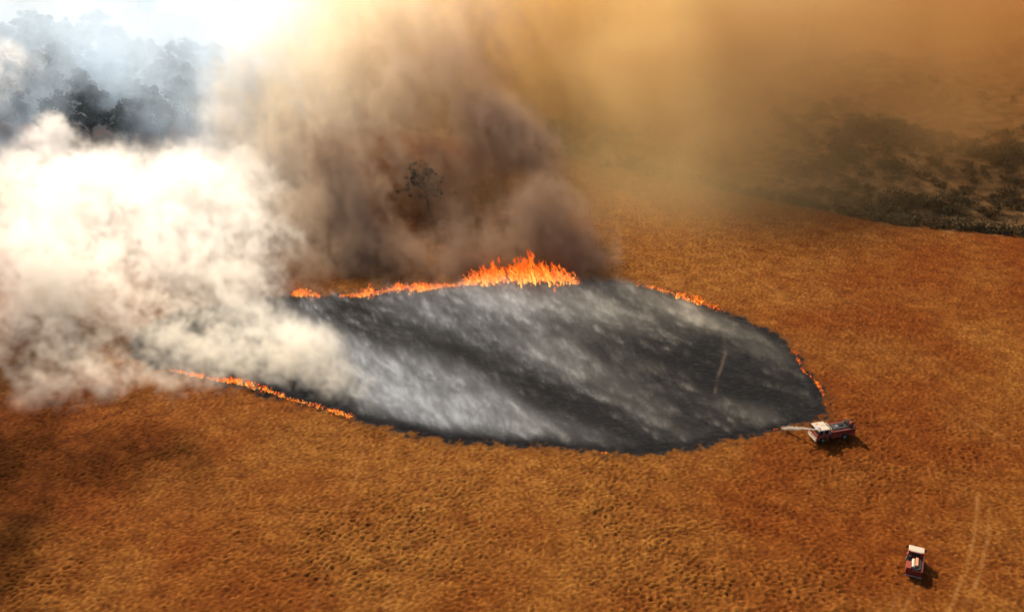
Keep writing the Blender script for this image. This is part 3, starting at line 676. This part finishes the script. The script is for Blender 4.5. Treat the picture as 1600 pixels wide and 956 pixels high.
def plume_white():
    g = Grid((-200, 110, 0), (4, 326, 62), 0.78)
    B = [  # photo x, y, ground distance, radii, strength
        (440, 585, 158, (9, 6, 4.5), 1.25), (520, 603, 152, (8, 5, 3.6), 1.15), (590, 628, 147, (6, 4, 2.4), .7), (420, 540, 164, (8, 7, 6), 1.0), (380, 575, 160, (10, 7, 5), .8), (465, 550, 163, (7, 6, 6), 1.2),
        (300, 565, 164, (12, 8, 6), .7), (230, 555, 168, (14, 9, 7), .7), (330, 510, 174, (12, 9, 8), 1.1), (400, 490, 178, (9, 8, 7), .85),
        (150, 545, 168, (12, 8, 6), .6), (60, 520, 168, (13, 9, 7), .55), (-20, 500, 170, (15, 10, 9), .6),
        (180, 480, 176, (11, 9, 8), .8), (330, 440, 188, (13, 10, 8), .95), (390, 390, 198, (12, 11, 8), .95),
        (250, 390, 196, (15, 12, 8), 1.), (120, 415, 186, (9, 8, 7), .85), (30, 400, 186, (10, 9, 8), .8), (60, 440, 178, (12, 9, 7), .6),
        (330, 350, 214, (18, 14, 10), 1.1), (220, 330, 220, (20, 16, 10), 1.2), (110, 340, 208, (13, 12, 7), .75), (150, 285, 232, (17, 14, 7), 1.2), (30, 325, 196, (10, 9, 7), .45),
        (290, 305, 234, (20, 14, 8), 1.15), (50, 255, 240, (15, 12, 6), .9), (86, 205, 250, (5, 6, 4.5), 1.35), (150, 330, 166, (9, 7, 5), .8), (60, 300, 166, (10, 8, 6), .95), (300, 335, 168, (7, 6, 4), .42), (215, 270, 168, (8, 6, 4), .6), (120, 262, 176, (8, 7, 5), .45),
        (400, 300, 228, (15, 14, 11), .65), (420, 215, 255, (12, 14, 13), .62), (415, 130, 275, (12, 16, 13), .58), (395, 50, 290, (13, 18, 14), .36), (385, -10, 300, (15, 18, 14), .30),
        (345, 200, 252, (9, 12, 9), .5), (350, 120, 265, (9, 12, 12), .42), (355, 255, 242, (10, 12, 8), .6),
        (330, 604, 152, (10, 5, 3), .28), (220, 595, 152, (14, 6, 4), .38), (120, 590, 154, (14, 7, 5), .38), (20, 570, 156, (14, 8, 6), .42),
        (330, 662, 140, (9, 4, 2.2), .17), (250, 630, 145, (10, 5, 3), .20), (90, 640, 144, (14, 5, 3), .18)]
    for px, py, y, r, a in B:
        g.blob(D(px, py, y), r, a)
    # the bank runs on unseen past the frame, raised to shade the lower-left field
    for x, y, z, r, a in ((-140, 150, 24, (22, 16, 12), .9), (-165, 170, 34, (30, 20, 16), 1.0), (-150, 128, 22, (20, 12, 10), .6), (-118, 152, 42, (20, 15, 8), .8), (-122, 182, 47, (20, 16, 9), .9), (-118, 212, 42, (16, 16, 9), .7)):
        g.blob((x, y, z), r, a)
    for x, y, z, r, a in ((-104, 164, 44, (12, 12, 7), .95), (-126, 188, 47, (14, 14, 7), .9)):  # high puffs added mostly out of view as shadow casters for the field
        g.blob((x, y, z), r, a)
    n = noise3(g.shape, g.vox, 26, 2.0, 21, (-0.6, 0.6, 0.5), 1.5)
    n2 = billow(noise3(g.shape, g.vox, 15, 1.75, 22, (-0.6, 0.6, 0.5), 1.4))
    n3 = billow(noise3(g.shape, g.vox, 6, 1.5, 23))
    f = g.F * (0.70 + 0.22 * n + 0.52 * n2 + 0.32 * n3) + 0.10 * n - 0.30
    d = sstep(f, 0.0, 1.15) * (g.F > 0.06)
    return g, d
g, d = plume_white()
smoke('smoke_plume', 'dense white smoke billowing up from the front flame line at the left', g, d,
      smoke_mat('white_smoke', (1, .97, .9), 0.21, 0.35, ramp=((-0.15, 1, 0.6), 165, 225, (.999, .966, .885), (.9990, .985, .955))))

def veil():
    g = Grid((-300, 246, 0), (-30, 520, 60), 2.4)
    n = noise3(g.shape, g.vox, 50, 2.0, 61, (-0.5, 0.5, 0.7), 1.5); n2 = billow(noise3(g.shape, g.vox, 16, 1.5, 62))
    f = np.clip(0.30 + 0.35 * n + 0.35 * n2, 0, 3) * np.exp(-(g.Z / 34) ** 2) * sstep(-g.X, 40, 70)
    f = f * (1 - 0.85 * sstep(g.Y, 350, 430)) + 0.2 * np.exp(-(((g.X + 95) / 22) ** 2 + ((g.Y - 300) / 60) ** 2)) * np.clip(0.8 + 0.4 * n, 0, 3) * np.exp(-(g.Z / 40) ** 2)
    return g, (f * sstep(g.Y, 248, 268)).astype(np.float32)
g, d = veil()
smoke('pale_smoke', 'thin pale blue smoke hanging over the dark grove', g, d, smoke_mat('blue_white_smoke', (.70, .85, 1.0), 0.060, 0.3))

def plume_brown():
    g = Grid((-112, 178, 0), (52, 380, 78), 1.0)
    B = [(380, 150, 262, (12, 12, 11), .5), (400, 220, 250, (12, 12, 10), .55), (430, 290, 232, (10, 9, 9), .5), (435, 370, 214, (9, 7, 8), .5), (440, 90, 275, (14, 14, 12), .4),
         (480, 240, 232, (8, 9, 12), .5), (520, 285, 226, (8, 8, 10), .5), (460, 190, 240, (9, 12, 11), .6), (560, 330, 218, (9, 8, 8), .7), (600, 390, 207, (12, 7, 6), .6), (500, 400, 205, (12, 8, 7), .5), (450, 340, 215, (12, 8, 8), .5),
         (760, 190, 246, (8, 9, 9), .6), (800, 220, 238, (8, 8, 8), .6), (845, 270, 226, (7, 7, 9), .8), (850, 330, 212, (8, 6, 8), .8), (890, 360, 208, (8, 6, 8), 1.0), (905, 405, 201, (7, 5, 5), 1.0), (820, 380, 206, (10, 6, 7), 1.0), (700, 390, 205, (12, 6, 6), .8),
         (820, 425, 199, (12, 4, 4), .5), (660, 250, 236, (14, 12, 12), .28), (690, 320, 226, (16, 10, 10), .26), (720, 130, 262, (14, 14, 14), .45), (640, 100, 275, (20, 18, 18), .5), (560, 60, 290, (24, 22, 18), .5), (700, 20, 300, (25, 25, 18), .5), (520, 130, 260, (17, 15, 14), .5),
         (600, 180, 250, (18, 14, 14), .40), (760, 60, 290, (16, 16, 14), .45), (740, 330, 218, (10, 6, 8), .30), (540, 230, 240, (14, 12, 12), .4),
         (925, 415, 198, (7, 4, 4), .55), (675, 285, 229, (10, 6, 8), .40), (560, 446, 196, (13, 4.5, 5), .95), (520, 425, 199, (12, 5, 6), .8), (600, 415, 201, (10, 5, 6), .6), (500, 350, 212, (9, 7, 8), .5), (580, 300, 224, (9, 8, 9), .45), (660, 440, 197, (12, 4.5, 5), .75), (470, 446, 196, (10, 5, 5), .8), (610, 430, 200, (16, 5, 6), .6), (740, 425, 201, (10, 5, 6), .6), (500, 455, 189, (9, 3.5, 2.6), .55), (620, 455, 190, (8, 3, 2.4), .45), (960, 390, 202, (7, 5, 5), .4), (430, 400, 206, (12, 8, 8), .5)]
    for px, py, y, r, a in B:
        g.blob(D(px, py, y), r, a)
    n = noise3(g.shape, g.vox, 22, 1.9, 31, (-0.3, 0.4, 0.85), 2.0)
    n2 = billow(noise3(g.shape, g.vox, 13, 1.65, 32, (-0.3, 0.4, 0.85), 1.7))
    n3 = billow(noise3(g.shape, g.vox, 6, 1.5, 33))
    f = g.F * (0.72 + 0.38 * n + 0.55 * n2 + 0.22 * n3) + 0.07 * n - 0.15
    return g, sstep(f, 0.0, 1.0) * (g.F > 0.04)
g, d = plume_brown()
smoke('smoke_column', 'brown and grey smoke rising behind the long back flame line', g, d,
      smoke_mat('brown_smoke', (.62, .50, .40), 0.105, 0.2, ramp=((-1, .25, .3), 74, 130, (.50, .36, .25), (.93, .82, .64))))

def dark_cores():
    g = Grid((-90, 178, 0), (50, 290, 70), 1.1)
    B = [(500, 235, 226, (6, 6, 8), .8), (520, 280, 221, (6, 6, 8), 1.0), (495, 320, 217, (6, 5, 5), .4), (560, 385, 204, (7, 4, 5), 1.0), (545, 350, 210, (6, 4, 5), .4),
         (755, 175, 242, (7, 7, 7), .8), (790, 210, 234, (8, 7, 6), 1.1), (825, 232, 230, (7, 6, 5), 1.0), (760, 240, 232, (7, 6, 6), .5), (850, 300, 212, (6, 5, 7), .6), (820, 340, 209, (6, 4, 6), .6), (730, 392, 201, (7, 4, 5), 1.1), (700, 350, 207, (5, 4, 6), .5),
         (840, 375, 203, (6, 4, 5), 1.1), (905, 390, 200, (6, 4, 6), .6), (920, 420, 196, (5, 4, 4), .45), (880, 345, 207, (6, 5, 7), .5), (630, 400, 202, (8, 4, 4), .7), (500, 400, 204, (7, 4, 4), .8), (590, 430, 197, (8, 3, 3), .7), (690, 425, 197, (9, 3, 3), .7), (770, 410, 199, (8, 3, 4), .7), (660, 300, 224, (8, 6, 8), .22), (460, 200, 236, (7, 7, 7), .35)]
    for px, py, y, r, a in B: g.blob(D(px, py, y), r, a)
    n = noise3(g.shape, g.vox, 18, 1.8, 71, (-0.3, 0.4, 0.85), 1.9); n2 = billow(noise3(g.shape, g.vox, 10, 1.5, 72, (-0.3, 0.4, 0.85), 1.5)); n3 = billow(noise3(g.shape, g.vox, 5, 1.4, 73))
    f = g.F * (0.78 + 0.45 * n + 0.6 * n2 + 0.25 * n3) - 0.11
    return g, sstep(f, 0.0, 1.1) * (g.F > 0.04)
g, d = dark_cores()
smoke('dark_smoke', 'dark sooty brown smoke rolling up straight from the tallest flames', g, d, smoke_mat('sooty_smoke', (.34, .24, .18), 0.21, 0.1))

def low_smoke():
    g = Grid((-80, 124, 0), (64, 206, 12), 0.34)
    bx, by = np.meshgrid(g.X.ravel(), g.Y.ravel(), indexing='ij')
    bd = poly_dist(bx, by, burn_w).astype(np.float32)
    cov = np.full(bx.shape, 0.10, np.float32)
    c45, s45 = math.cos(R(140)), math.sin(R(140))
    for px, py, ra, rb, a in [(620, 650, 12, 5, .55), (720, 668, 12, 4, .45), (820, 672, 12, 4, .38), (920, 690, 10, 3, .30), (640, 590, 14, 6, .42), (560, 560, 14, 5, .3), (1000, 640, 14, 4, .24), (930, 600, 16, 4.5, .30), (860, 540, 16, 5, .26),
                              (1100, 512, 10, 3.5, .55), (1160, 540, 10, 3.5, .45), (1220, 575, 9, 3, .45), (1255, 620, 7, 2.5, .4), (1000, 470, 16, 6, .55), (900, 470, 20, 6, .5), (780, 470, 20, 6, .45), (640, 475, 20, 6, .4), (520, 480, 18, 6, .4),
                              (1040, 590, 12, 4, .22), (1150, 640, 9, 3, .22), (1200, 660, 7, 2.2, .5), (440, 520, 14, 7, .5), (740, 600, 14, 4, .2), (1100, 560, 12, 4, .25), (1060, 680, 10, 3, .16)]:
        q = G(px, py); u = (bx - q.x) * c45 + (by - q.y) * s45; v = -(bx - q.x) * s45 + (by - q.y) * c45
        cov += a * np.exp(-((u / ra) ** 2 + (v / rb) ** 2))
    for px, py, ra, rb, a in [(560, 520, 14, 4, .28), (960, 640, 16, 5, .18), (1180, 610, 14, 4, .2), (820, 620, 12, 4, .1), (690, 550, 12, 4, .12)]:
        q = G(px, py); u = (bx - q.x) * c45 + (by - q.y) * s45; v = -(bx - q.x) * s45 + (by - q.y) * c45
        cov -= a * np.exp(-((u / ra) ** 2 + (v / rb) ** 2))
    cov *= 1 - 0.3 * sstep(bx - 0.4 * (by - 160), -10, 35)
    n = 0.90 * noise3(g.shape, g.vox, 4.5, 1.55, 41, (-0.77, 0.63, 0.12), 5.0, 3.5) + 0.5 * billow(noise3(g.shape, g.vox, 6, 1.6, 43, (-0.70, 0.70, 0.12), 3.2, 2.5))
    n2 = noise3(g.shape, g.vox, 26, 2.1, 42, (-0.77, 0.63, 0.1), 2.4, 1.5)
    n3 = noise3(g.shape, g.vox, 2.2, 1.2, 44, (-0.77, 0.63, 0.12), 3.5, 3.0)
    cov = cov[:, :, None]
    top = (0.9 + 2.6 * cov + 0.5 * sstep(bd, 8, 30)[:, :, None]) * (1 - 0.35 * sstep(g.X, 5, 40))
    f = np.exp(-(g.Z / np.maximum(top, .8)) ** 2) * np.clip(0.42 * cov * (1 + 0.5 * n2) + (0.05 + 0.62 * cov) * np.exp(1.25 * n + 0.22 * n3 + 0.40 * n2 - 1.0) - 0.02, 0, 3.5) * sstep(bd, 0.1, 2.5)[:, :, None]
    return g, f.astype(np.float32)
g, d = low_smoke()
smoke('ground_smoke', 'thin grey smoke streaming low over the black burnt ground', g, d,
      smoke_mat('grey_smoke', (.90, .86, .80), 0.128, 0.3, ramp=((1, 0, 0), -20, 45, (.84, .91, 1.0), (.84, .80, .70))))

def far_haze():
    g = Grid((-90, 200, 0), (420, 700, 84), 4.0)
    n = noise3(g.shape, g.vox, 120, 2.1, 51); n2 = noise3(g.shape, g.vox, 40, 1.6, 52)
    lim = np.interp(g.X.ravel(), [-90, 13, 45, 63, 94, 122, 420], [320, 250, 218, 224, 234, 242, 250])[:, None, None].astype(np.float32)
    dist = sstep(g.Y - lim, -15, 80)
    f = dist * np.clip(0.55 + 0.13 * n + 0.08 * n2, 0.02, 2) * (1 - sstep(g.Z - 0.55 * np.maximum(g.Y - lim, 0), 4, 26)) * sstep(-g.Z, -84, -50)
    f *= 1 - 0.4 * sstep(g.X, 110, 230)
    f *= 1 + 2.0 * np.exp(-((g.X - 30) / 45) ** 2)
    f += 0.6 * np.exp(-((g.X - 38) / 42) ** 2 - ((g.Y - 240) / 24) ** 2 - (g.Z / 10) ** 2)
    q = G(1475, 262); f += 0.8 * np.exp(-((g.X - q.x) / 13) ** 2 - ((g.Y - q.y) / 9) ** 2 - ((g.Z - 8) / 8) ** 2)
    q = G(1250, 290); f += 0.18 * np.exp(-((g.X - q.x) / 40) ** 2 - ((g.Y - q.y) / 16) ** 2 - (g.Z / 10) ** 2)
    return g, f.astype(np.float32)
g, d = far_haze()
smoke('drifting_smoke', 'wide sheet of orange brown smoke drifting over the far scrub', g, d,
      smoke_mat('orange_smoke', (.9, .62, .3), 0.030, 0.3, ramp=((1, 0, 0), 0, 190, (.97, .77, .41), (.62, .34, .11))))
